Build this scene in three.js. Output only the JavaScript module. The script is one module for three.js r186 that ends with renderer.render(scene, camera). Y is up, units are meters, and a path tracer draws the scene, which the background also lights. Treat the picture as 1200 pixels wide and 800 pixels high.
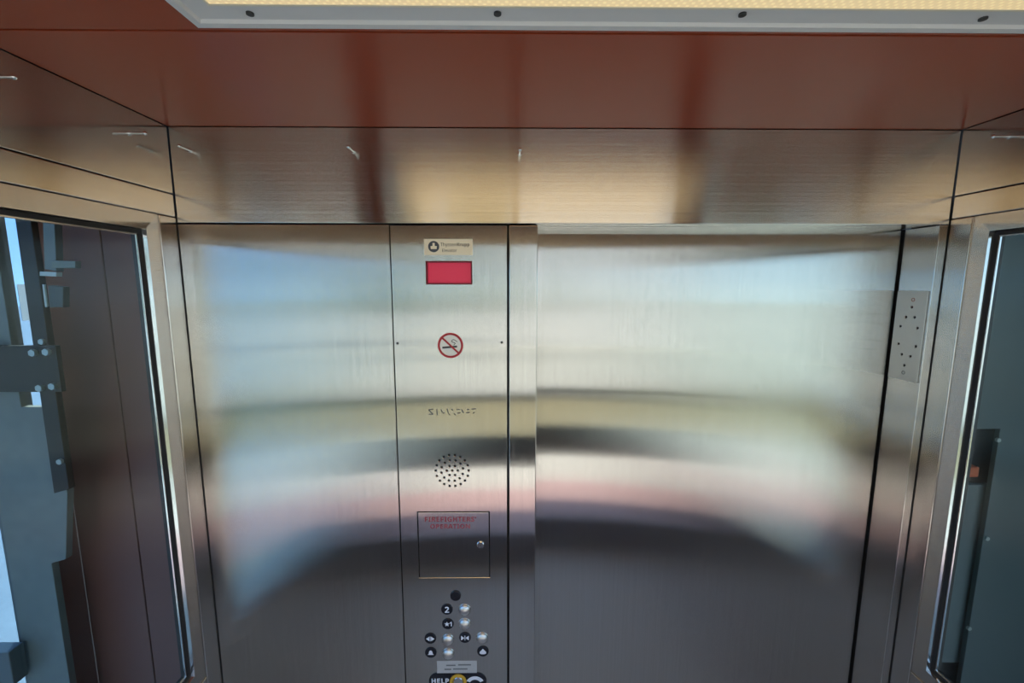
import * as THREE from 'three';
import { RoundedBoxGeometry } from 'three/addons/geometries/RoundedBoxGeometry.js';
import { TextGeometry } from 'three/addons/geometries/TextGeometry.js';
import { FontLoader } from 'three/addons/loaders/FontLoader.js';
import { RectAreaLightUniformsLib } from 'three/addons/lights/RectAreaLightUniformsLib.js';
import { mergeGeometries } from 'three/addons/utils/BufferGeometryUtils.js';

// ---------------------------------------------------------------- camera, sky, sun, lights, exposure
const scene = new THREE.Scene();
const renderer = new THREE.WebGLRenderer();
renderer.toneMapping = THREE.LinearToneMapping;
renderer.toneMappingExposure = 1.85;
renderer.shadowMap.enabled = true;

const FOCAL = 500.19;                                              // pixels in the 1200 x 800 frame
const camera = new THREE.PerspectiveCamera(2 * Math.atan(400 / FOCAL) * 180 / Math.PI, 1.5, 0.02, 400);
camera.rotation.order = 'YXZ';
camera.position.set(-0.1545, 1.9752, 1.1493);
camera.rotation.set(-0.13225, -0.0099, 0.00099);
camera.updateMatrixWorld(true);

// pale blue sky with thin cloud, the same all round
function noise2(seed) {
  const g = (i, j) => { let h = (i * 374761393 + j * 668265263 + seed * 1442695041) | 0; h = Math.imul(h ^ (h >>> 13), 1274126177); return ((h ^ (h >>> 16)) >>> 0) / 4294967296; };
  return (x, y, px = 1e9) => {
    const i = Math.floor(x), j = Math.floor(y), fx = x - i, fy = y - j, s = fx * fx * (3 - 2 * fx), t = fy * fy * (3 - 2 * fy), w = (k) => ((k % px) + px) % px;
    const a = g(w(i), j), b = g(w(i + 1), j), c = g(w(i), j + 1), d = g(w(i + 1), j + 1);
    return a + (b - a) * s + (c - a) * t + (a - b - c + d) * s * t;
  };
}
{
  const w = 512, h = 256, d = new Float32Array(w * h * 4), n = noise2(7);
  for (let j = 0; j < h; j++) for (let i = 0; i < w; i++) {
    const e = (j + 0.5) / h - 0.5, up = Math.max(0, Math.sin(e * Math.PI)), k = Math.pow(up, 0.5), o = (j * w + i) * 4;
    let cl = 0, a = 1; for (let q = 0; q < 4; q++) { cl += a * n(i / w * 10 * 2 ** q, j / h * 14 * 2 ** q, 10 * 2 ** q); a /= 2; }
    cl = Math.min(1, Math.max(0, (cl / 1.875 - 0.5) * 4)) * 0.55;
    const base = [0.84 - 0.60 * k, 1.0 - 0.52 * k, 1.18 - 0.2 * k];
    for (let c = 0; c < 3; c++) d[o + c] = base[c] * (1 - cl) + [1.15, 1.17, 1.2][c] * cl;
    d[o + 3] = 1;
  }
  const sky = new THREE.DataTexture(d, w, h, THREE.RGBAFormat, THREE.FloatType);
  sky.mapping = THREE.EquirectangularReflectionMapping; sky.magFilter = THREE.LinearFilter; sky.needsUpdate = true;
  scene.background = sky;
}
const sun = new THREE.DirectionalLight(new THREE.Color(1, 0.95, 0.86), 5.5);   // high, from behind the closed front wall
sun.position.set(-3, 18, -2.2); sun.target.position.set(0, 0, 3);
sun.castShadow = true; sun.shadow.mapSize.set(2048, 2048);
Object.assign(sun.shadow.camera, { left: -40, right: 40, top: 40, bottom: -40, near: 0.5, far: 90 });
scene.add(sun, sun.target);
RectAreaLightUniformsLib.init();

// ---------------------------------------------------------------- helpers
const taken = {};
function numbered(name) { const k = taken[name] = (taken[name] ?? -1) + 1; return k ? `${name}_${String(k).padStart(3, '0')}` : name; }
function thing(name, label, category, [x, y, z] = [0, 0, 0], group) {
  const o = new THREE.Group(); o.name = numbered(name); o.position.set(x, y, z); o.userData = { label, category };
  if (group) o.userData.group = group;
  scene.add(o); return o;
}
function structure(name, label, category) {
  const o = new THREE.Group(); o.name = name; o.userData = { kind: 'structure', label, category }; scene.add(o); return o;
}
function part(name, geometry, material, parent, label) {
  const m = new THREE.Mesh(Array.isArray(geometry) ? mergeGeometries(geometry.map(flat)) : geometry, material);
  m.name = name; m.castShadow = m.receiveShadow = true;
  if (label) m.userData.label = label;
  parent.add(m); return m;
}
function flat(g) { const n = g.index ? g.toNonIndexed() : g; for (const k of Object.keys(n.attributes)) if (!['position', 'normal', 'uv'].includes(k)) n.deleteAttribute(k); n.clearGroups?.(); n.groups = []; return n; }
// texture coordinates in metres, u level and v upright on every upright face
function metreUV(g) {
  const p = g.attributes.position, n = g.attributes.normal, uv = new Float32Array(p.count * 2);
  for (let i = 0; i < p.count; i++) {
    const ax = Math.abs(n.getX(i)), ay = Math.abs(n.getY(i)), az = Math.abs(n.getZ(i)), x = p.getX(i), y = p.getY(i), z = p.getZ(i);
    const q = az >= ax && az >= ay ? [x, y] : ax >= ay ? [z, y] : [x, z];
    uv[2 * i] = q[0]; uv[2 * i + 1] = q[1];
  }
  g.setAttribute('uv', new THREE.BufferAttribute(uv, 2)); return g;
}
function slab(x0, x1, y0, y1, z0, z1, r = 0.0015) {
  const w = x1 - x0, h = y1 - y0, d = z1 - z0;
  const g = r > 0 ? new RoundedBoxGeometry(w, h, d, 2, Math.min(r, w / 2.1, h / 2.1, d / 2.1)) : new THREE.BoxGeometry(w, h, d).toNonIndexed();
  g.translate((x0 + x1) / 2, (y0 + y1) / 2, (z0 + z1) / 2);
  return metreUV(g);
}
function rectShape(x0, x1, y0, y1) { const s = new THREE.Shape(); s.moveTo(x0, y0); s.lineTo(x1, y0); s.lineTo(x1, y1); s.lineTo(x0, y1); s.closePath(); return s; }
function rectHole(x0, x1, y0, y1) { const s = new THREE.Path(); s.moveTo(x0, y0); s.lineTo(x0, y1); s.lineTo(x1, y1); s.lineTo(x1, y0); s.closePath(); return s; }
function roundHole(x, y, r) { const s = new THREE.Path(); s.absarc(x, y, r, 0, Math.PI * 2, true); return s; }
function poly(pts) { const s = new THREE.Shape(); pts.forEach(([x, y], i) => i ? s.lineTo(x, y) : s.moveTo(x, y)); s.closePath(); return s; }
function extrude(shape, z0, z1, bevel = 0, curveSegments = 12) {
  const g = new THREE.ExtrudeGeometry(shape, { depth: z1 - z0 - 2 * bevel, bevelEnabled: bevel > 0, bevelThickness: bevel, bevelSize: bevel, bevelOffset: -bevel, bevelSegments: 1, curveSegments });
  g.translate(0, 0, z0 + bevel); return metreUV(flat(g));
}
function disc(x, y, r, z0, z1, bevel = 0.001, seg = 28) { const s = new THREE.Shape(); s.absarc(x, y, r, 0, Math.PI * 2); return extrude(s, z0, z1, bevel, seg); }
// a closed profile of [inset, depth] points swept round a rectangle with mitred corners; put(a, b, depth) gives the point
function loopFrame(a0, a1, b0, b1, profile, put) {
  const pos = [], uv = [];
  const corners = (i) => [[a0 + i, b0 + i], [a1 - i, b0 + i], [a1 - i, b1 - i], [a0 + i, b1 - i]];
  const n = profile.length;
  let v0 = 0;
  for (let k = 0; k < n; k++) {
    const [i0, d0] = profile[k], [i1, d1] = profile[(k + 1) % n], A = corners(i0), B = corners(i1), len = Math.hypot(i1 - i0, d1 - d0);
    for (let e = 0; e < 4; e++) {
      const f = (e + 1) % 4, q = [put(...A[e], d0), put(...A[f], d0), put(...B[f], d1), put(...B[e], d1)];
      const L = Math.hypot(A[f][0] - A[e][0], A[f][1] - A[e][1]);
      for (const [j, u, v] of [[0, 0, 0], [1, L, 0], [2, L - (i1 - i0), len], [0, 0, 0], [2, L - (i1 - i0), len], [3, i1 - i0, len]]) { pos.push(...q[j]); uv.push(u, v0 + v); }
    }
    v0 += len;
  }
  const g = new THREE.BufferGeometry();
  g.setAttribute('position', new THREE.Float32BufferAttribute(pos, 3)); g.setAttribute('uv', new THREE.Float32BufferAttribute(uv, 2));
  g.computeVertexNormals(); return g;
}
const dir = new THREE.Vector3();
// where the sight line of a pixel of the photograph meets a plane of the place
function at(u, v, axis, value) {
  dir.set((u - 600) / FOCAL, -(v - 400) / FOCAL, -1).applyQuaternion(camera.quaternion);
  const t = (value - camera.position[axis]) / dir[axis];
  return camera.position.clone().addScaledVector(dir, t);
}
const font = await new FontLoader().loadAsync('fonts/droid/droid_sans_bold.typeface.json');
const fontThin = await new FontLoader().loadAsync('fonts/droid/droid_sans_regular.typeface.json');
function text(s, size, x, y, z, align = 0, f = font, depth = 0.0006, sx = 1) {
  const g = new TextGeometry(s, { font: f, size, depth, curveSegments: 3, bevelEnabled: false });
  g.computeBoundingBox(); const b = g.boundingBox;
  g.scale(sx, 1, 1); g.translate(x - (align === 0 ? (b.min.x + b.max.x) / 2 : b.min.x) * sx, y, z); return flat(g);
}
let seed = 11;
const rnd = () => { seed = (seed + 0x6d2b79f5) | 0; let t = Math.imul(seed ^ (seed >>> 15), 1 | seed); t = (t + Math.imul(t ^ (t >>> 7), 61 | t)) ^ t; return ((t ^ (t >>> 14)) >>> 0) / 4294967296; };

// ---------------------------------------------------------------- materials
function dataMap(w, h, f, srgb = false) {
  const d = new Uint8Array(w * h * 4);
  for (let j = 0; j < h; j++) for (let i = 0; i < w; i++) { const c = f(i, j), o = (j * w + i) * 4; d[o] = c[0]; d[o + 1] = c[1]; d[o + 2] = c[2]; d[o + 3] = 255; }
  const t = new THREE.DataTexture(d, w, h); t.magFilter = t.minFilter = THREE.LinearFilter; t.wrapS = t.wrapT = THREE.RepeatWrapping;
  if (srgb) t.colorSpace = THREE.SRGBColorSpace;
  t.needsUpdate = true; return t;
}
// the scratches of the brush: lines across one axis only
function grainMap(level) {
  const n = 1024, line = Array.from({ length: n }, () => rnd()), soft = noise2(level ? 3 : 5);
  return dataMap(n, n, (i, j) => {
    const a = level ? j : i, b = level ? i : j;
    const v = 0.65 * line[a] + 0.35 * soft(a * 0.9, b / 48), s = 226 + 29 * v;
    return [s, s, s];
  });
}
const grainUp = grainMap(false), grainLevel = grainMap(true);
// the same scratches as relief: each line tips the surface a little to one side of the grain
function tiltMap(level, spread) {
  const n = 2048, gauss = () => Math.sqrt(-2 * Math.log(rnd() + 1e-9)) * Math.cos(6.28318 * rnd()), line = Array.from({ length: n }, () => Math.max(-0.5, Math.min(0.5, gauss() * spread)));
  const t = dataMap(level ? 4 : n, level ? n : 4, (i, j) => { const a = line[level ? j : i], z = Math.sqrt(1 - a * a), x = Math.round(127.5 + 127.5 * a); return level ? [128, x, 127.5 + 127.5 * z] : [x, 128, 127.5 + 127.5 * z]; });
  t.repeat.set(level ? 1 : 41, level ? 41 : 1); return t;
}
const steelColor = new THREE.Color().setRGB(0.66, 0.63, 0.585);
const steelUp = new THREE.MeshPhysicalMaterial({ name: 'steel_brushed_upright', color: steelColor, metalness: 1, roughness: 0.12, anisotropy: 1, anisotropyRotation: 0, map: grainUp, normalMap: tiltMap(false, 0.17) });
const steelLevel = new THREE.MeshPhysicalMaterial({ name: 'steel_brushed_level', color: steelColor, metalness: 1, roughness: 0.13, anisotropy: 1, anisotropyRotation: Math.PI / 2, map: grainLevel, normalMap: tiltMap(true, 0.085) });
const steelSide = new THREE.MeshPhysicalMaterial({ name: 'steel_brushed_side', color: steelColor, metalness: 1, roughness: 0.1, anisotropy: 0.8, anisotropyRotation: Math.PI / 2, map: grainLevel });
const steelSatin = new THREE.MeshStandardMaterial({ name: 'steel_satin', color: steelColor, metalness: 1, roughness: 0.2 });
const buttonSteel = new THREE.MeshStandardMaterial({ name: 'steel_button', color: new THREE.Color().setRGB(0.78, 0.78, 0.78), metalness: 1, roughness: 0.34 });
const chrome = new THREE.MeshStandardMaterial({ name: 'steel_polished', color: new THREE.Color().setRGB(0.7, 0.7, 0.7), metalness: 1, roughness: 0.12 });
const ceilingPaint = new THREE.MeshPhysicalMaterial({ name: 'ceiling_paint', color: new THREE.Color().setRGB(0.33, 0.052, 0.018), roughness: 0.26, ior: 1.38, specularIntensity: 0.65, anisotropy: 0.8, anisotropyRotation: Math.PI / 2 });
const black = new THREE.MeshStandardMaterial({ name: 'black_rubber', color: new THREE.Color().setRGB(0.012, 0.012, 0.013), roughness: 0.6 });
const blackGloss = new THREE.MeshStandardMaterial({ name: 'black_plastic', color: new THREE.Color().setRGB(0.008, 0.008, 0.014), roughness: 0.25 });
const whitePrint = new THREE.MeshStandardMaterial({ name: 'white_print', color: new THREE.Color().setRGB(0.8, 0.8, 0.86), roughness: 0.5 });
const darkPrint = new THREE.MeshStandardMaterial({ name: 'dark_print', color: new THREE.Color().setRGB(0.05, 0.048, 0.045), roughness: 0.6 });
const redPrint = new THREE.MeshStandardMaterial({ name: 'red_print', color: new THREE.Color().setRGB(0.42, 0.02, 0.03), roughness: 0.5 });
const cream = new THREE.MeshStandardMaterial({ name: 'cream_plate', color: new THREE.Color().setRGB(0.86, 0.78, 0.60), roughness: 0.45 });
const aluminium = new THREE.MeshStandardMaterial({ name: 'grey_painted_metal', color: new THREE.Color().setRGB(0.74, 0.72, 0.68), roughness: 0.5 });
const glass = new THREE.MeshPhysicalMaterial({ name: 'glass', color: new THREE.Color().setRGB(0.80, 0.89, 0.88), roughness: 0.0, transmission: 1, thickness: 0, ior: 1.5, specularIntensity: 0.55 });
const glassClear = new THREE.MeshPhysicalMaterial({ name: 'glass_clear', color: new THREE.Color().setRGB(0.92, 0.93, 0.91), roughness: 0.0, transmission: 1, thickness: 0, ior: 1.5 });
const floorMat = new THREE.MeshStandardMaterial({ name: 'floor_tile', color: new THREE.Color().setRGB(0.42, 0.41, 0.42), roughness: 0.5 });
const paint = (r, g, b, rough = 0.7, name = 'paint', extra = {}) => new THREE.MeshStandardMaterial({ name, color: new THREE.Color().setRGB(r, g, b), roughness: rough, ...extra });

// ---------------------------------------------------------------- the cab
const HW = 1.015, H = 2.371, T = 2.134, R = 2.205, ZB = 1.65, DZ = -0.107, JX = 0.9905;

const floor = structure('floor', 'dark grey floor of the lift cab', 'floor');
part('floor_slab', slab(-HW - 0.05, HW + 0.05, -0.05, 0, -0.2, ZB + 0.05, 0), floorMat, floor);

const ceiling = structure('ceiling', 'glossy maroon painted metal ceiling panels of the cab', 'ceiling');
part('ceiling_panel', slab(-HW + 0.001, HW - 0.001, H, H + 0.02, 0.0006, 0.4105, 0.001), ceilingPaint, ceiling);
part('ceiling_panel', slab(-HW + 0.001, HW - 0.001, H, H + 0.02, 0.4145, ZB, 0.0015), ceilingPaint, ceiling);
part('roof', slab(-HW - 0.05, HW + 0.05, H + 0.021, H + 0.06, -0.16, ZB + 0.05, 0), black, ceiling);

const wallFront = structure('wall_front', 'brushed stainless steel front wall of the cab', 'wall');
part('transom_panel', slab(-HW + 0.0015, HW - 0.0015, T, H - 0.0006, -0.025, 0, 0.0015), steelLevel, wallFront, 'brushed steel panel above the door with level grain');
part('return_panel', slab(-HW + 0.0015, -0.4655, 0.1, T - 0.004, -0.025, 0, 0.0015), steelUp, wallFront, 'wide brushed steel panel beside the control panel');
part('column_panel', slab(-0.1515, -0.075, 0.1, T - 0.004, DZ + 0.001, 0, 0.0025), steelUp, wallFront, 'narrow brushed steel column between control panel and door');
part('jamb', slab(JX, HW - 0.0015, 0.0, T - 0.001, DZ + 0.006, 0, 0.002), steelUp, wallFront, 'brushed steel door jamb return');
part('header_soffit', slab(-0.075, JX, T + 0.001, T + 0.02, -0.058, -0.0255, 0.003), steelLevel, wallFront);
part('header_soffit', slab(-0.075, JX, T + 0.001, T + 0.02, DZ, -0.062, 0.003), steelLevel, wallFront);
part('base_strip', slab(-HW + 0.0015, -0.075, 0, 0.097, -0.025, 0, 0.001), steelLevel, wallFront);
part('backing', [slab(-HW - 0.03, -0.15, 0, T, -0.14, -0.027, 0), slab(-HW - 0.03, HW + 0.03, T + 0.021, H + 0.02, -0.155, -0.026, 0), slab(JX + 0.004, HW + 0.03, 0, T, -0.155, DZ + 0.004, 0), slab(HW - 0.0012, HW + 0.03, 0, T + 0.02, DZ, 0.001, 0), slab(-HW - 0.03, -HW + 0.0012, 0, T + 0.02, -0.027, 0.001, 0)], black, wallFront);

const door = structure('door_1', 'wide sliding lift door of brushed stainless steel', 'door');
part('door_panel', slab(-0.085, JX - 0.004, 0.008, T + 0.012, DZ - 0.03, DZ, 0.002), steelUp, door);
part('door_edge_post', slab(JX - 0.02, JX + 0.03, 0, T + 0.012, DZ - 0.045, DZ - 0.032, 0.001), black, door);

// side walls: the same on both sides
function sideWall(side, s) {
  const X = (a) => s * a, box = (xa, xb, y0, y1, z0, z1, r) => slab(Math.min(X(xa), X(xb)), Math.max(X(xa), X(xb)), y0, y1, z0, z1, r);
  const where = s < 0 ? 'beside the maroon hoistway panel' : 'beside the jamb with the perforated plate';
  const w = structure('wall_' + side, `brushed steel side wall ${where}`, 'wall');
  part('upper_panel', box(HW, HW + 0.025, R + 0.001, H - 0.0006, 0.002, ZB, 0.0015), steelSide, w);
  part('head_rail', box(HW, HW + 0.03, 2.1475, R - 0.0008, 0.002, ZB, 0.0025), steelSide, w);
  part('corner_stile', box(HW, HW + 0.03, 0.1, 2.1465, 0.0008, 0.0555, 0.0025), steelUp, w);
  part('rear_stile', box(HW, HW + 0.03, 0.1, 2.1465, ZB - 0.0545, ZB, 0.0015), steelUp, w);
  part('lower_panel', box(HW, HW + 0.03, 0.1, 0.8625, 0.0565, ZB - 0.0565, 0.0015), steelUp, w);
  part('base_strip', box(HW, HW + 0.03, 0, 0.098, 0.002, ZB, 0.0015), steelLevel, w);
  part('backing', [box(HW + 0.0255, HW + 0.032, 2.12, H + 0.02, -0.02, ZB, 0), box(HW + 0.031, HW + 0.036, 0, 0.87, -0.02, ZB, 0), box(HW + 0.031, HW + 0.036, 0, 2.2, -0.02, 0.06, 0)], black, w);
  const win = structure(s < 0 ? 'window_1' : 'window_2', `tinted glass side window in a steel frame ${where}`, 'window');
  const put = (a, b, d) => [X(HW + d), b, a], y0 = 0.864, y1 = 2.146, z0 = 0.056, z1 = ZB - 0.056;
  part('window_frame', loopFrame(z0, z1, y0, y1, [[0, 0.02], [0, 0.004], [0.0385, 0.004], [0.039, 0.02]], put), steelUp, win);
  part('glazing_bead', loopFrame(z0 + 0.0385, z1 - 0.0385, y0 + 0.0385, y1 - 0.0385, [[0, 0.02], [0, 0.0025], [0.0015, 0.0025], [0.0035, 0.012], [0.004, 0.02]], put), chrome, win);
  part('gasket', loopFrame(z0 + 0.0425, z1 - 0.0425, y0 + 0.0425, y1 - 0.0425, [[0, 0.03], [0, 0.012], [0.009, 0.013], [0.0095, 0.03]], put), black, win);
  part('edge_trim', loopFrame(z0 + 0.052, z1 - 0.052, y0 + 0.052, y1 - 0.052, [[0, 0.0178], [0, 0.0145], [0.003, 0.0145], [0.0035, 0.0178]], put), chrome, win);
  part('pane', box(HW + 0.018, HW + 0.0182, y0 + 0.045, y1 - 0.045, z0 + 0.045, z1 - 0.045, 0), glass, win);
}
sideWall('left', -1); sideWall('right', 1);

// the glazed rear wall behind the camera
const wallBack = structure('wall_back', 'rear wall of the cab with steel posts and a low steel panel', 'wall');
part('header', slab(-HW, HW, 2.245, H, ZB, ZB + 0.04, 0.002), steelLevel, wallBack);
part('low_panel', slab(-HW, HW, 0, 0.24, ZB, ZB + 0.04, 0.002), paint(0.22, 0.22, 0.26, 0.5, 'dark_panel'), wallBack);
for (const x of [-HW, HW - 0.09]) part('corner_post', slab(x, x + 0.09, 0.242, 2.243, ZB - 0.001, ZB + 0.04, 0.002), paint(0.06, 0.05, 0.045, 0.5, 'dark_post'), wallBack);
const winBack = structure('window_3', 'clear glass rear window with a slim dark mullion', 'window');
part('mullion', slab(-0.115, -0.07, 0.242, 2.243, ZB + 0.005, ZB + 0.04, 0.002), paint(0.06, 0.05, 0.045, 0.5, 'dark_post'), winBack);
part('transom_bar', [slab(-HW + 0.091, -0.116, 1.216, 1.238, ZB + 0.005, ZB + 0.035, 0.002), slab(-0.069, HW - 0.091, 1.216, 1.238, ZB + 0.005, ZB + 0.035, 0.002)], paint(0.06, 0.06, 0.06, 0.5, 'dark_bar'), winBack);
for (const [a, b] of [[-HW + 0.091, -0.116], [-0.069, HW - 0.091]]) part('pane', slab(a, b, 0.243, 2.242, ZB + 0.022, ZB + 0.0222, 0), glassClear, winBack);
const rail = thing('handrail', 'flat dark handrail across the rear window', 'handrail', [0, 0.765, ZB - 0.055]);
part('rail_bar', slab(-0.93, 0.93, 0, 0.215, -0.008, 0.008, 0.004), paint(0.045, 0.047, 0.05, 0.4, 'dark_rail'), rail);
for (const x of [-0.8, 0, 0.8]) part('bracket', slab(x - 0.012, x + 0.012, 0.09, 0.12, 0.008, 0.054, 0.002), paint(0.045, 0.047, 0.05, 0.4, 'dark_rail'), rail);

// ---------------------------------------------------------------- ceiling light
{
  const L = thing('ceiling_light', 'grey framed ceiling light panel with a cream glowing lens', 'ceiling light', [0, H, 0]);
  const put = (a, b, d) => [a, -d, b], x0 = -0.630, x1 = 0.655, z0 = 0.4315, z1 = 1.23;
  part('frame', loopFrame(x0, x1, z0, z1, [[0, 0], [0, 0.005], [0.0015, 0.0065], [0.013, 0.0065], [0.016, 0.002], [0.050, 0.002], [0.0505, 0]], put), aluminium, L);
  part('inner_trim', loopFrame(x0 + 0.0505, x1 - 0.0505, z0 + 0.0505, z1 - 0.0505, [[0, 0], [0, 0.0045], [0.004, 0.0045], [0.0045, 0]], put), cream, L, 'cream edge strip round the lens');
  const dots = dataMap(64, 64, (i, j) => { const v = 205 + 50 * Math.max(0, Math.cos(i / 64 * Math.PI * 8) * Math.cos(j / 64 * Math.PI * 8)); return [v, v, v]; });
  dots.repeat.set(20, 20);
  const lens = new THREE.MeshStandardMaterial({ name: 'light_lens', color: new THREE.Color().setRGB(0.7, 0.6, 0.42), roughness: 0.5, map: dots, emissive: new THREE.Color().setRGB(0.5, 0.38, 0.19), emissiveIntensity: 0.75, emissiveMap: dots });
  part('lens', slab(x0 + 0.055, x1 - 0.055, -0.0035, -0.001, z0 + 0.055, z1 - 0.055, 0), lens, L, 'cream prismatic light lens');
  for (const [u, v] of [[293, 16], [583, 16], [870, 17], [1152, 22]]) {
    const q = at(u, v, 'y', H - 0.003), g = new THREE.CylinderGeometry(0.0055, 0.0055, 0.004, 16); g.translate(q.x, -0.0025, q.z);
    part('screw', g, darkPrint, L, 'dark screw head');
  }
  const lamp = new THREE.RectAreaLight(new THREE.Color(1, 0.68, 0.32), 0.5, x1 - x0 - 0.114, z1 - z0 - 0.114);
  lamp.position.set((x0 + x1) / 2, H - 0.016, (z0 + z1) / 2); lamp.lookAt(lamp.position.x, 0, lamp.position.z); scene.add(lamp);
}

// ---------------------------------------------------------------- pad hooks
function padHook(label, x, y, z, turn) {
  const k = thing('pad_hook', label, 'hook', [x, y, z], 'pad hooks under the ceiling');
  k.rotation.y = turn;
  const cyl = (r0, r1, a, b, lift) => { const g = new THREE.CylinderGeometry(r1, r0, b - a, 14); g.rotateX(Math.PI / 2); g.translate(0, lift, (a + b) / 2); return g; };
  part('rosette', cyl(0.0065, 0.0055, 0, 0.004, 0), chrome, k);
  part('stud', cyl(0.0028, 0.0028, 0.003, 0.033, 0), chrome, k);
  const tip = new THREE.SphereGeometry(0.0045, 14, 10); tip.translate(0, 0, 0.034); part('stud_head', tip, chrome, k);
}
padHook('steel pad hook on the transom panel right beside the corner seam', at(222, 176, 'z', 0).x, at(222, 176, 'z', 0).y, 0, 0);
padHook('steel pad hook on the transom above the wide blank panel', at(414, 177, 'z', 0).x, at(414, 177, 'z', 0).y, 0, 0);
padHook('steel pad hook on the transom above the narrow column', at(609, 180, 'z', 0).x, at(609, 180, 'z', 0).y, 0, 0);
padHook('steel pad hook above the left window close to the cab corner', -HW, at(152, 156, 'x', -HW).y, at(152, 156, 'x', -HW).z, Math.PI / 2);
padHook('steel pad hook above the left window nearer the rear of the cab', -HW, at(-8, 90, 'x', -HW).y, at(-8, 90, 'x', -HW).z, Math.PI / 2);
padHook('steel pad hook above the window next to the perforated jamb plate', HW, at(1181, 160, 'x', HW).y, at(1181, 160, 'x', HW).z, -Math.PI / 2);

// ---------------------------------------------------------------- control panel
{
  const P = thing('control_panel', 'tall brushed steel lift control panel with display, speaker and buttons', 'control panel', [0, 0, 0]);
  const x0 = -0.4625, x1 = -0.1565, y0 = 0.3, y1 = T - 0.006, zf = 0.0015;
  const shape = rectShape(x0, x1, y0, y1), F = (u, v) => at(u, v, 'z', 0);
  const dis = [F(499, 306).x, F(553, 306).x, F(526, 333).y, F(526, 306).y], cab = [-0.414, -0.207, 1.126, 1.332];
  shape.holes.push(rectHole(...dis), rectHole(...cab));
  const sp = F(530, 551), holes = [[0, 0]];
  for (const [r, n, o] of [[0.0155, 6, 0], [0.031, 12, 0.2], [0.0465, 18, 0]]) for (let k = 0; k < n; k++) { const a = o + k / n * Math.PI * 2; holes.push([r * Math.cos(a), r * Math.sin(a)]); }
  for (const [hx, hy] of holes) shape.holes.push(roundHole(sp.x + hx, sp.y + hy, 0.0032));
  const plateG = extrude(shape, -0.012, zf, 0.0008, 5);
  part('face_plate', plateG, steelUp, P);
  part('back_box', slab(x0 + 0.004, x1 - 0.004, y0, y1 - 0.004, -0.024, -0.0185, 0), black, P);
  part('speaker_mesh', disc(sp.x, sp.y, 0.053, -0.0182, -0.0125, 0.0005), black, P, 'black speaker cloth behind a round hole pattern');
  // floor display
  const D = part('floor_display', slab(dis[0] + 0.001, dis[1] - 0.001, dis[2] + 0.001, dis[3] - 0.001, -0.016, -0.009, 0.001), paint(0.5, 0.03, 0.06, 0.25, 'red_window', { emissive: new THREE.Color().setRGB(0.12, 0.006, 0.018) }), P, 'red floor display window');
  part('display_bezel', loopFrame(dis[0], dis[1], dis[2], dis[3], [[0, -0.013], [0, 0.0025], [0.003, 0.0025], [0.0035, -0.013]], (a, b, d) => [a, b, d]), paint(0.16, 0.008, 0.02, 0.4, 'dark_red'), D);
  // maker's plate
  const a = F(497, 280), b = F(554, 299);
  const S = part('name_plate', slab(a.x, b.x, b.y, a.y, zf, zf + 0.002, 0.0006), cream, P, 'cream plate with a round emblem and two lines of lettering');
  const lz = zf + 0.0018, cy = (a.y + b.y) / 2, lc = F(508.5, 289);
  const ring = new THREE.Shape(); ring.absarc(lc.x, lc.y, 0.0145, 0, Math.PI * 2); ring.holes.push(poly([[lc.x - 0.0075, lc.y - 0.0065], [lc.x + 0.0075, lc.y - 0.0065], [lc.x + 0.0085, lc.y + 0.001], [lc.x + 0.003, lc.y + 0.002], [lc.x + 0.003, lc.y + 0.0095], [lc.x - 0.003, lc.y + 0.0095], [lc.x - 0.003, lc.y + 0.002], [lc.x - 0.0085, lc.y + 0.001]]));
  part('emblem', extrude(ring, lz, lz + 0.0008, 0, 24), paint(0.06, 0.07, 0.09, 0.5, 'emblem_print'), S);
  part('lettering', [text('Thyssen', 0.0084, F(516.5, 288).x, cy + 0.0025, lz, 1, fontThin), text('Krupp', 0.0084, F(535.8, 288).x, cy + 0.0025, lz, 1), text('Elevator', 0.0078, F(518.5, 294).x, cy - 0.0125, lz, 1, fontThin)], paint(0.07, 0.055, 0.04, 0.6, 'brown_print'), S);
  // no smoking mark
  const n = F(528, 404.5), N = part('no_smoking_sign', disc(n.x, n.y, 0.0335, zf, zf + 0.0006, 0, 36), paint(0.8, 0.8, 0.74, 0.5, 'pale_print'), P, 'round no smoking mark with red ring and bar');
  const o = new THREE.Shape(); o.absarc(n.x, n.y, 0.0345, 0, Math.PI * 2); o.holes.push(roundHole(n.x, n.y, 0.0285));
  const bar = new THREE.BoxGeometry(0.058, 0.0048, 0.0006); bar.rotateZ(-0.76); bar.translate(n.x, n.y, zf + 0.0016);
  part('red_ring', [extrude(o, zf + 0.0004, zf + 0.0012, 0, 36), bar.toNonIndexed()], redPrint, N);
  const smoke = new THREE.TubeGeometry(new THREE.CatmullRomCurve3([[0.009, 0.001], [0.013, 0.006], [0.003, 0.011], [0.008, 0.016], [0.019, 0.010]].map(([x, y]) => new THREE.Vector3(n.x + x, n.y + y, zf + 0.0008))), 24, 0.0009, 5);
  const cig = new THREE.BoxGeometry(0.04, 0.0052, 0.0005); cig.rotateZ(0.08); cig.translate(n.x - 0.002, n.y - 0.0045, zf + 0.0009);
  part('cigarette', [cig.toNonIndexed(), smoke], darkPrint, N);
  for (const [u, v] of [[466, 402], [588, 401]]) { const q = F(u, v); part('screw', disc(q.x, q.y, 0.0035, zf - 0.0005, zf + 0.001, 0.0004, 14), darkPrint, P, 'small dark screw'); }
  // worn engraved line, too worn to read: short strokes as the photograph shows them
  const strokes = [];
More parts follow.
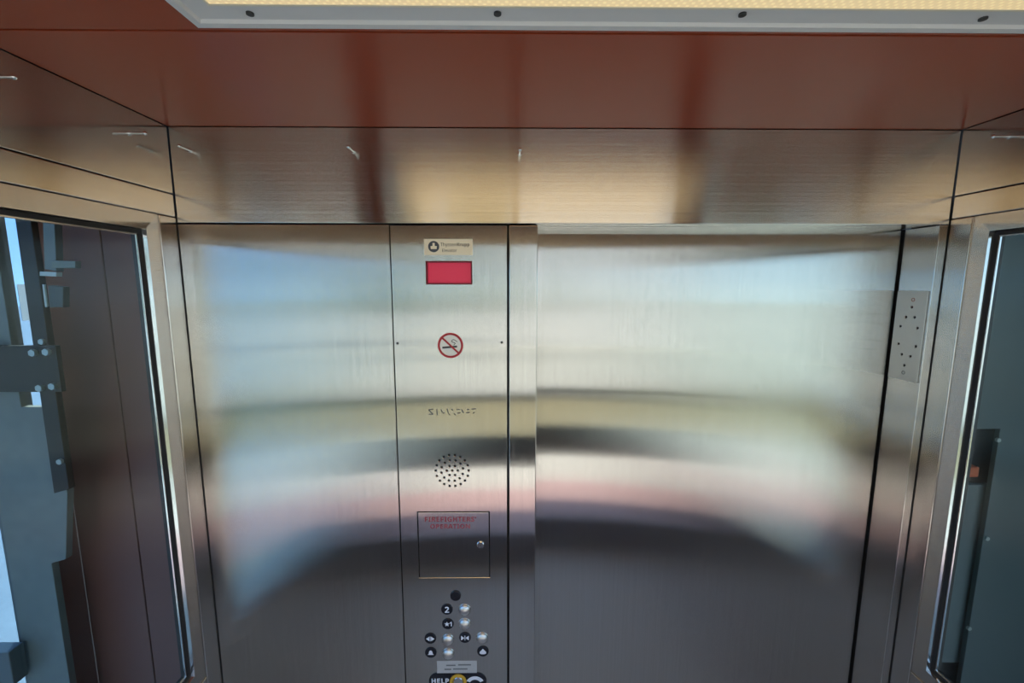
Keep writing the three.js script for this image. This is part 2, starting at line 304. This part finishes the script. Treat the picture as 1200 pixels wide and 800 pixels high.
  const stroke = (u0, v0, u1, v1, t = 0.003) => { const p = F(u0, v0), q = F(u1, v1), L = Math.hypot(q.x - p.x, q.y - p.y), g = new THREE.BoxGeometry(L, t, 0.0005); g.rotateZ(Math.atan2(q.y - p.y, q.x - p.x)); g.translate((p.x + q.x) / 2, (p.y + q.y) / 2, zf + 0.0002); strokes.push(g.toNonIndexed()); };
  for (const s of [[502, 480, 508, 479], [503, 481, 507.5, 484.5], [502.5, 485, 508, 485], [512, 479, 512.5, 486], [517, 479.5, 518.5, 483], [519, 484, 521, 483], [524, 478.5, 525.5, 484], [525.5, 484.5, 527.5, 486], [529, 479, 531, 480.5], [532, 484, 534, 486], [535, 479.5, 539, 479.3], [536, 483.8, 539.5, 483.4], [541, 479.5, 543.5, 483.5], [546, 483.5, 550.5, 482.8], [547, 479.5, 550, 479.5], [552.5, 479, 558, 478.6], [554, 484, 556.5, 482.5]]) stroke(...s);
  part('engraving', strokes, paint(0.16, 0.155, 0.14, 0.6, 'worn_print'), P, 'worn engraved line of marks');
  // firefighters' cabinet
  const C = part('service_cabinet_door', slab(cab[0] + 0.0022, cab[1] - 0.0022, cab[2] + 0.0018, cab[3] - 0.0022, -0.010, zf + 0.0003, 0.0012), steelUp, P, 'small square cabinet door with red lettering');
  const cc = (cab[0] + cab[1]) / 2 - 0.004;
  part('lettering', [text("FIREFIGHTERS'", 0.0145, cc, F(530, 610.5).y, zf, 0, font, 0.0008, 1.06), text('OPERATION', 0.0135, cc, F(530, 618.5).y, zf, 0, font, 0.0008, 1.1)], paint(0.34, 0.05, 0.06, 0.55, 'faded_red_print'), C, 'faded red block letters');
  const lk = F(563, 637.5), Lk = part('lock', disc(lk.x, lk.y, 0.0105, zf, zf + 0.0035, 0.0015), chrome, C, 'round key lock');
  part('keyhole', slab(lk.x - 0.001, lk.x + 0.001, lk.y - 0.005, lk.y + 0.005, zf + 0.003, zf + 0.004, 0), black, Lk);
  // buttons and their markings
  const badge = (u, v, label, glyph) => { const q = F(u, v), B = part('tactile_marking', disc(q.x, q.y, 0.0172, zf - 0.0005, zf + 0.0025, 0.001, 32), blackGloss, P, label); if (glyph) part('symbol', glyph(q.x, q.y, zf + 0.0023), whitePrint, B); };
  const shapeAt = (pts) => (x, y, z) => extrude(poly(pts.map(([i, j]) => [x + i * 0.001, y + j * 0.001])), z, z + 0.0008);
  const many = (...l) => (x, y, z) => l.map((f) => f(x, y, z));
  part('key_switch', [disc(F(534, 697).x, F(534, 697).y, 0.0155, zf - 0.001, zf + 0.004, 0.001, 32)], blackGloss, P, 'plain black round switch above the buttons');
  badge(524, 713, 'black disc marked with the figure two', (x, y, z) => text('2', 0.019, x, y - 0.0095, z));
  const star = []; for (let k = 0; k < 10; k++) { const a = Math.PI / 2 + k * Math.PI / 5, r = k % 2 ? 3.6 : 8.2; star.push([r * Math.cos(a) - 2.5, r * Math.sin(a) + 0.5]); }
  badge(525, 730, 'black disc marked with a star and figure one', many(shapeAt(star), (x, y, z) => text('1', 0.014, x + 0.0085, y - 0.006, z)));
  badge(504.5, 747, 'black disc marked with the door open arrows', many(shapeAt([[-12.5, 0], [-2.5, 7.5], [-2.5, -7.5]]), shapeAt([[12.5, 0], [2.5, -7.5], [2.5, 7.5]]), shapeAt([[-0.9, -7.5], [0.9, -7.5], [0.9, 7.5], [-0.9, 7.5]])));
  badge(545, 746, 'black disc marked with the door close arrows', many(shapeAt([[-2, 0], [-11.5, 7.5], [-11.5, -7.5]]), shapeAt([[2, 0], [11.5, -7.5], [11.5, 7.5]]), shapeAt([[-1, -7.5], [1, -7.5], [1, 7.5], [-1, 7.5]])));
  badge(505, 763.5, 'black disc marked with an alarm bell', shapeAt([[-9, -6], [-6, -3], [-5, 4], [-2, 8], [2, 8], [5, 4], [6, -3], [9, -6]]));
  badge(566, 762, 'black disc marked with a pale fire helmet', shapeAt([[-10, -5], [-9, 0], [-5, 4], [0, 10], [5, 4], [9, 0], [10, -5], [5, -8], [-5, -8]]));
  for (const [u, v] of [[544.5, 713.5], [544.5, 730], [525, 748.5], [565, 746.5], [525.5, 765]]) {
    const q = F(u, v), pr = [[0, 0.009], [0.006, 0.0085], [0.011, 0.0068], [0.0145, 0.0042], [0.016, 0.0016], [0.0164, 0]].map(([r, h]) => new THREE.Vector2(r, h)).reverse();
    const g = new THREE.LatheGeometry(pr, 32); g.rotateX(Math.PI / 2); g.translate(q.x, q.y, zf + 0.0015);
    const B = part('push_button', g, buttonSteel, P, 'domed steel push button');
    const rg = new THREE.Shape(); rg.absarc(q.x, q.y, 0.0182, 0, Math.PI * 2); rg.holes.push(roundHole(q.x, q.y, 0.0165));
    part('button_ring', extrude(rg, zf - 0.0005, zf + 0.002, 0.0006, 28), steelSatin, B);
  }
  // small worn plate, then the help strip
  const pa = F(512, 773.5), pb = F(559, 788), W = part('info_plate', slab(pa.x, pb.x, pb.y, pa.y, zf, zf + 0.0015, 0.0005), paint(0.48, 0.465, 0.46, 0.45, 'grey_plate'), P, 'small grey plate with worn print');
  part('worn_print', [[523, 778.5, 534, 778], [537, 778, 552, 777.3], [521, 783, 529, 782.8], [531, 783, 548, 782]].map(([u0, v0, u1, v1]) => { const p = F(u0, v0), q = F(u1, v1), g = new THREE.BoxGeometry(q.x - p.x, 0.0042, 0.0005); g.translate((p.x + q.x) / 2, (p.y + q.y) / 2, zf + 0.0016); return g.toNonIndexed(); }), paint(0.15, 0.15, 0.15, 0.6, 'worn_dark_print'), W);
  const hx = -0.3065, hy = 0.786, hw = 0.087, hh = 0.0285, e = new THREE.Shape(); e.moveTo(hx - hw + hh, hy - hh); e.lineTo(hx + hw - hh, hy - hh); e.absarc(hx + hw - hh, hy, hh, -Math.PI / 2, Math.PI / 2); e.lineTo(hx - hw + hh, hy + hh); e.absarc(hx - hw + hh, hy, hh, Math.PI / 2, Math.PI * 1.5);
  const HP = part('help_strip', extrude(e, zf, zf + 0.002, 0.0008, 20), blackGloss, P, 'black oval help strip with lettering, button and handset mark');
  part('lettering', text('HELP', 0.0165, hx - 0.0525, hy - 0.006, zf + 0.0018, 0), whitePrint, HP);
  const yr = new THREE.Shape(); yr.absarc(hx + 0.0015, hy, 0.0255, 0, Math.PI * 2); yr.holes.push(roundHole(hx + 0.0015, hy, 0.0165));
  part('yellow_ring', extrude(yr, zf + 0.001, zf + 0.006, 0.0015, 32), paint(0.62, 0.36, 0.03, 0.4, 'yellow_plastic'), HP, 'yellow ring round the help button');
  part('push_button', disc(hx + 0.0015, hy, 0.0155, zf + 0.001, zf + 0.005, 0.002, 28), chrome, HP);
  const hs = new THREE.Shape(); hs.absarc(hx + 0.0525, hy - 0.012, 0.029, 0.5, Math.PI - 0.5); hs.absarc(hx + 0.0525, hy - 0.012, 0.018, Math.PI - 0.55, 0.55, true); hs.closePath();
  part('handset_symbol', extrude(hs, zf + 0.0018, zf + 0.0026, 0, 16), whitePrint, HP);
}

// ---------------------------------------------------------------- perforated plate in the door jamb
{
  const y0 = 1.703, y1 = 1.959, q = thing('jamb_plate', 'perforated steel plate with a ring of holes set in the door jamb', 'plate', [JX, y0, -0.052]);
  const sh = rectShape(-0.046, 0.046, 0, y1 - y0), dots = [[1061, 404.0], [1067, 359.6], [1071, 372], [1061, 370.8], [1055, 382], [1075, 384], [1052, 402.5], [1072, 405.3], [1055, 415], [1065, 416.3], [1059, 427.5]].slice(1);
  const spots = dots.map(([u, v]) => { const p = at(u, v, 'x', JX); return [-(p.z + 0.052), p.y - y0]; });
  for (const [a, b] of spots) sh.holes.push(roundHole(a, b, 0.0036));
  const turn = (g) => g.rotateY(-Math.PI / 2);
  part('plate', metreUV(turn(extrude(sh, 0.0004, 0.003, 0.0006, 8))), paint(0.55, 0.53, 0.49, 0.34, 'satin_plate', { metalness: 1 }), q);
  part('dark_backing', turn(extrude(rectShape(-0.04, 0.04, 0.01, y1 - y0 - 0.01), 0.0001, 0.0005)), black, q);
  const m = at(1067.5, 351, 'x', JX), mx = -(m.z + 0.052), my = m.y - y0, ms = new THREE.Shape(); ms.absarc(mx, my, 0.0055, 0, Math.PI * 2); ms.holes.push(roundHole(mx, my, 0.0035));
  part('up_mark', turn(extrude(ms, 0.003, 0.0034)), paint(0.35, 0.12, 0.09, 0.5, 'faint_red'), q, 'faint red ring mark');
  const m2 = at(1058, 436, 'x', JX), mx2 = -(m2.z + 0.052), my2 = m2.y - y0, ms2 = new THREE.Shape(); ms2.absarc(mx2, my2, 0.0055, 0, Math.PI * 2); ms2.holes.push(roundHole(mx2, my2, 0.0037));
  part('down_mark', turn(extrude(ms2, 0.003, 0.0034)), paint(0.2, 0.2, 0.18, 0.5, 'faint_grey'), q, 'faint grey ring mark');
}

// ---------------------------------------------------------------- the hoistway seen through the side windows
const maroon = paint(0.2, 0.078, 0.062, 0.55, 'maroon_steel');
const galvanised = paint(0.17, 0.195, 0.19, 0.5, 'grey_green_steel', { map: dataMap(256, 256, (() => { const a = noise2(21); return (i, j) => { const v = 200 + 55 * (0.5 * a(i / 24, j / 24, 256 / 24) + 0.5 * a(i / 6, j / 6)); return [v, v, v]; }; })()) });
const darkSteel = paint(0.006, 0.009, 0.008, 0.6, 'dark_green_steel');
const zincBolt = paint(0.42, 0.46, 0.44, 0.35, 'zinc', { metalness: 0.5 });
const Q = (u, v, z) => { const p = at(u, v, 'z', z); return [p.x, p.y]; };
const boltG = (() => { const g = new THREE.CylinderGeometry(0.008, 0.008, 0.008, 6); g.rotateX(Math.PI / 2); return g; })();
function bolt(parent, u, v, z, s = 1) { const [x, y] = Q(u, v, z), m = part('bolt', boltG, zincBolt, parent); m.position.set(x, y, z + 0.004 * s); m.scale.setScalar(s); }
{
  const w = structure('wall_hoistway', 'maroon steel panels of the hoistway front behind the side window', 'wall');
  part('panel', slab(-1.353, -1.02, -0.1, 2.9, -0.18, -0.15, 0.002), maroon, w);
  part('panel', slab(-1.545, -1.357, -0.1, 2.9, -0.18, -0.15, 0.002), maroon, w);
  {
    const g = new THREE.ExtrudeGeometry(poly([[-1.547, 0.15], [-1.6, 0.045], [-1.615, 0.05], [-1.56, 0.17]]), { depth: 1.46, bevelEnabled: false });
    g.rotateX(-Math.PI / 2); g.translate(0, -0.1, 0); part('return_panel', flat(g), maroon, w, 'slanted maroon edge of the panel wall');
  }
  part('backing', slab(-1.55, 1.6, -0.1, 2.95, -0.26, -0.19, 0), black, w);

  const col = thing('steel_column', 'grey green steel column of the hoistway with a cut plate', 'column', [0, -0.15, 0]);
  const c = extrude(poly([[-1.645, 0], [-1.517, 0], Q(65, 660, -0.04).map((k, i) => i ? k + 0.15 : -1.517), [Q(77, 655, -0.04)[0], Q(77, 655, -0.04)[1] + 0.15], [Q(79, 578, -0.04)[0], Q(79, 578, -0.04)[1] + 0.15], [Q(63, 475, -0.04)[0], 1.78], [Q(19, 440, -0.04)[0], 1.78], [Q(19, 440, -0.04)[0], 3.1], [-1.645, 3.1]]), -0.06, -0.04, 0.001);
  part('flange', c, galvanised, col);
  part('web', slab(-1.64, -1.625, 0, 2.95, -0.15, -0.06, 0.001), galvanised, col);

  const rl = thing('guide_rail', 'black vertical guide rail with a pale clamp beside the maroon panels', 'rail', [0, 0, 0]);
  const top = Q(34, 232, -0.02), bl = Q(64, 578, -0.02), br = Q(81, 573, -0.02);
  part('rail', extrude(poly([[bl[0] - 0.002, bl[1]], br, [br[0] - 0.0, 2.7], [bl[0] + 0.006, 2.7]]), -0.038, -0.02, 0.001), darkSteel, rl);
  for (const [u, v] of [[51, 400], [72, 540]]) bolt(rl, u, v, -0.02);

  const bm = thing('cross_beam', 'dark green steel beam running level from the guide rail', 'beam', [0, 0, 0]);
  const b0 = Q(63, 405, -0.005), b1 = Q(70, 460, -0.005);
  part('web_plate', slab(-2.1, b0[0] + 0.004, b1[1] + 0.002, b0[1], -0.018, -0.005, 0.001), darkSteel, bm);
  for (const [u, v] of [[41, 413], [57, 412], [49, 454], [64, 452]]) bolt(bm, u, v, -0.005, 1.2);

  const br2 = rl;
  part('strap', extrude(poly([Q(49, 235, -0.0), Q(63, 240, -0.0), Q(66, 318, -0.0), Q(52, 315, -0.0)]), -0.02, 0, 0.001), galvanised, br2);
  part('arm', extrude(poly([Q(62, 305, 0.0), Q(90, 306, 0.0), Q(90, 314, 0.0), Q(62, 314, 0.0)]), -0.012, 0.004, 0.001), paint(0.18, 0.2, 0.17, 0.5, 'dull_zinc'), br2);
  part('clip', extrude(poly([Q(48, 318, 0.0), Q(68, 319, 0.0), Q(68, 324, 0.0), Q(48, 323, 0.0)]), -0.012, 0.004, 0.001), paint(0.5, 0.55, 0.55, 0.5, 'pale_clip'), br2);
  part('cable', extrude(poly([Q(49, 333, 0.0), Q(51.5, 333, 0.0), Q(55, 359, 0.0), Q(52.5, 360, 0.0)]), -0.006, 0.0, 0.001), paint(0.5, 0.55, 0.55, 0.5, 'pale_clip'), br2);
  part('junction_box', extrude(poly([Q(55, 334, 0.0), Q(73, 336, 0.0), Q(73, 360, 0.0), Q(57, 360, 0.0)]), -0.02, -0.002, 0.001), paint(0.05, 0.06, 0.055, 0.5, 'box_grey'), br2);

  const gr = thing('hoistway_rail', 'grey level rail with a slim post outside the left window', 'rail', [0, 0, 0]);
  part('rail_bar', slab(-3.2, -1.625, 0.79, 0.9, -0.03, 0.01, 0.003), paint(0.10, 0.12, 0.13, 0.5, 'slate_steel'), gr);
  part('post', slab(-1.665, -1.64, -0.15, 2.9, -0.09, -0.05, 0.002), paint(0.10, 0.12, 0.13, 0.5, 'slate_steel'), gr);
}
{
  const wr = structure('wall_hoistway_side', 'dark grey green sheet wall of the hoistway beyond the right window', 'wall');
  const ex = Q(1167, 537, -0.15)[0], teal = paint(0.075, 0.10, 0.105, 0.45, 'slate_green_sheet');
  part('front_sheet', extrude(poly([[ex, -0.1], [1.9, -0.1], [1.9, 2.95], [1.02, 2.95], [1.02, 1.52], [ex, 1.52]]), -0.165, -0.15, 0.001), teal, wr);
  part('side_sheet', slab(1.9, 1.93, -0.1, 2.95, -0.165, 0.45, 0.002), teal, wr);
  const roof = structure('roof_hoistway', 'flat roof over the hoistway', 'roof');
  part('roof_slab', slab(-1.85, 1.95, 3.1, 3.2, -0.3, 1.72, 0.01), black, roof);
  for (const [u, v] of [[1168, 515], [1155, 630], [1134, 735]]) bolt(wr, u, v, -0.15, 0.9);
  const bx = thing('equipment_box', 'grey equipment box with orange switch behind the right window', 'equipment box', [1.03, 0.66, -0.185]);
  part('housing', slab(0, ex - 1.03 + 0.03, 0, 0.66, -0.02, 0.012, 0.004), paint(0.10, 0.125, 0.13, 0.5, 'box_slate'), bx);
  part('switch', slab(0.325, 0.36, 0.69, 0.725, -0.02, 0.02, 0.004), paint(0.45, 0.10, 0.04, 0.5, 'orange_plastic'), bx, 'orange switch');
  part('label_strip', [slab(0.30, 0.33, 0.42, 0.53, 0.0125, 0.014, 0), slab(0.29, 0.32, 0.27, 0.37, 0.0125, 0.014, 0)], paint(0.2, 0.26, 0.29, 0.5, 'pale_label'), bx, 'pale worn sticker');
}

{
  const g = structure('window_4', 'blue tinted outer glazing of the hoistway beyond the left window', 'window');
  const blueGlass = new THREE.MeshPhysicalMaterial({ name: 'glass_blue', color: new THREE.Color().setRGB(0.58, 0.73, 0.91), roughness: 0.0, transmission: 1, thickness: 0, ior: 1.5 });
  part('pane', slab(-1.8002, -1.80, -0.15, 3.1, -1.2, 1.9, 0), blueGlass, g);
  part('mullion', slab(-1.83, -1.79, -0.15, 3.1, 0.055, 0.075, 0.002), paint(0.06, 0.07, 0.08, 0.5, 'slate_mullion'), g);
  const a = at(22, 333, 'x', -1.79), b = at(38, 375, 'x', -1.79);
  part('notice', slab(-1.797, -1.795, b.y, a.y, b.z, a.z, 0), paint(0.7, 0.74, 0.76, 0.7, 'white_paper'), g, 'blank white sheet fixed to the blue glass');
}

// ---------------------------------------------------------------- outside
const grit = (s, lo, hi) => dataMap(256, 256, (() => { const a = noise2(s); return (i, j) => { const v = lo + (hi - lo) * (0.4 * a(i / 32, j / 32, 8) + 0.35 * a(i / 8, j / 8, 32) + 0.25 * a(i / 2, j / 2, 128)); return [v, v, v]; }; })());
const gnd = structure('ground', 'paved ground, lawn and street outside the lift', 'ground');
const groundY = -0.15, strip = (name, z0, z1, m, h = 0, x0 = -60, x1 = 60) => part(name, slab(x0, x1, groundY - 0.2, groundY + h, z0, z1, 0), m, gnd);
strip('concrete_apron', -40, 2.2, paint(0.34, 0.33, 0.31, 0.9, 'concrete', { map: grit(31, 190, 255) }));
strip('pink_paving', 2.2, 3.1, paint(0.52, 0.34, 0.33, 0.9, 'pink_paving', { map: grit(32, 190, 255) }));
strip('white_paving', 3.1, 4.6, paint(0.55, 0.52, 0.47, 0.9, 'white_paving', { map: grit(33, 200, 255) }));
strip('lawn', 4.6, 6.5, paint(0.27, 0.23, 0.13, 1, 'lawn', { map: grit(34, 150, 255) }), 0.01);
strip('kerb', 6.5, 6.8, paint(0.09, 0.09, 0.09, 0.9, 'kerb_stone'), 0.1);
strip('street', 6.8, 60, paint(0.43, 0.42, 0.38, 0.9, 'pale_asphalt', { map: grit(35, 200, 255) }));

function building(name, label, x0, x1, z0, z1, h, wallMat, rows, cols, faceZ) {
  const b = thing(name, label, 'building', [(x0 + x1) / 2, groundY, (z0 + z1) / 2]);
  const w = (x1 - x0) / 2, d = (z1 - z0) / 2;
  part('wall', slab(-w, w, 0, h, -d, d, 0.02), wallMat, b);
  part('roof_edge', slab(-w - 0.2, w + 0.2, h, h + 0.25, -d - 0.2, d + 0.2, 0.02), paint(0.3, 0.3, 0.3, 0.8, 'roof_grey'), b);
  const gl = paint(0.05, 0.07, 0.09, 0.15, 'window_dark');
  for (let r = 0; r < rows; r++) for (let c = 0; c < cols; c++) {
    const fx = (c + 0.5) / cols, y = h * (r + 0.3) / rows, hh = h / rows * 0.45;
    if (faceZ) part('window', slab(-w + fx * 2 * w - w / cols * 0.5, -w + fx * 2 * w + w / cols * 0.5, y, y + hh, -d - 0.04, -d + 0.02, 0), gl, b);
    else part('window', slab(w - 0.02, w + 0.04, y, y + hh, -d + fx * 2 * d - d / cols * 0.5, -d + fx * 2 * d + d / cols * 0.5, 0), gl, b);
  }
}
building('white_building', 'plain white building across the street', 0.9, 5.2, 14, 24, 8, paint(0.9, 0.88, 0.85, 0.8, 'white_render'), 0, 0, true);

function tree(label, x, z, h, r) {
  const t = thing('tree', label, 'tree', [x, groundY, z], 'trees across the street');
  const tr = new THREE.CylinderGeometry(r * 0.08, r * 0.13, h * 0.5, 10); tr.translate(0, h * 0.25, 0);
  part('trunk', tr, paint(0.09, 0.065, 0.045, 0.9, 'bark'), t);
  const lumps = [], nz = noise2(Math.round(x * 10));
  for (let k = 0; k < 13; k++) {
    const g = new THREE.IcosahedronGeometry(r * (0.42 + 0.2 * rnd()), 4), p = g.attributes.position, a = rnd() * 6.28, q = r * 0.62 * Math.sqrt(rnd());
    for (let i = 0; i < p.count; i++) { const s = 0.8 + 0.4 * nz(p.getX(i) * 3.1 + k * 9 + p.getZ(i) * 2.3, p.getY(i) * 3.3 + p.getZ(i)); p.setXYZ(i, p.getX(i) * s, p.getY(i) * s * 0.85, p.getZ(i) * s); }
    g.computeVertexNormals(); g.translate(q * Math.cos(a), h * (0.32 + 0.55 * k / 12) + (rnd() - 0.5) * r * 0.4, q * Math.sin(a)); lumps.push(g);
  }
  part('crown', lumps, paint(0.085, 0.14, 0.045, 0.95, 'foliage'), t);
}
tree('leafy green tree closest to the white building', -0.8, 11.5, 4.4, 1.15);
tree('tall leafy green tree between two lower trees', -3.4, 14.5, 5.2, 1.3);
tree('lower leafy green tree farthest from the white building', -6.6, 14.8, 4.6, 1.4);

renderer.render(scene, camera);
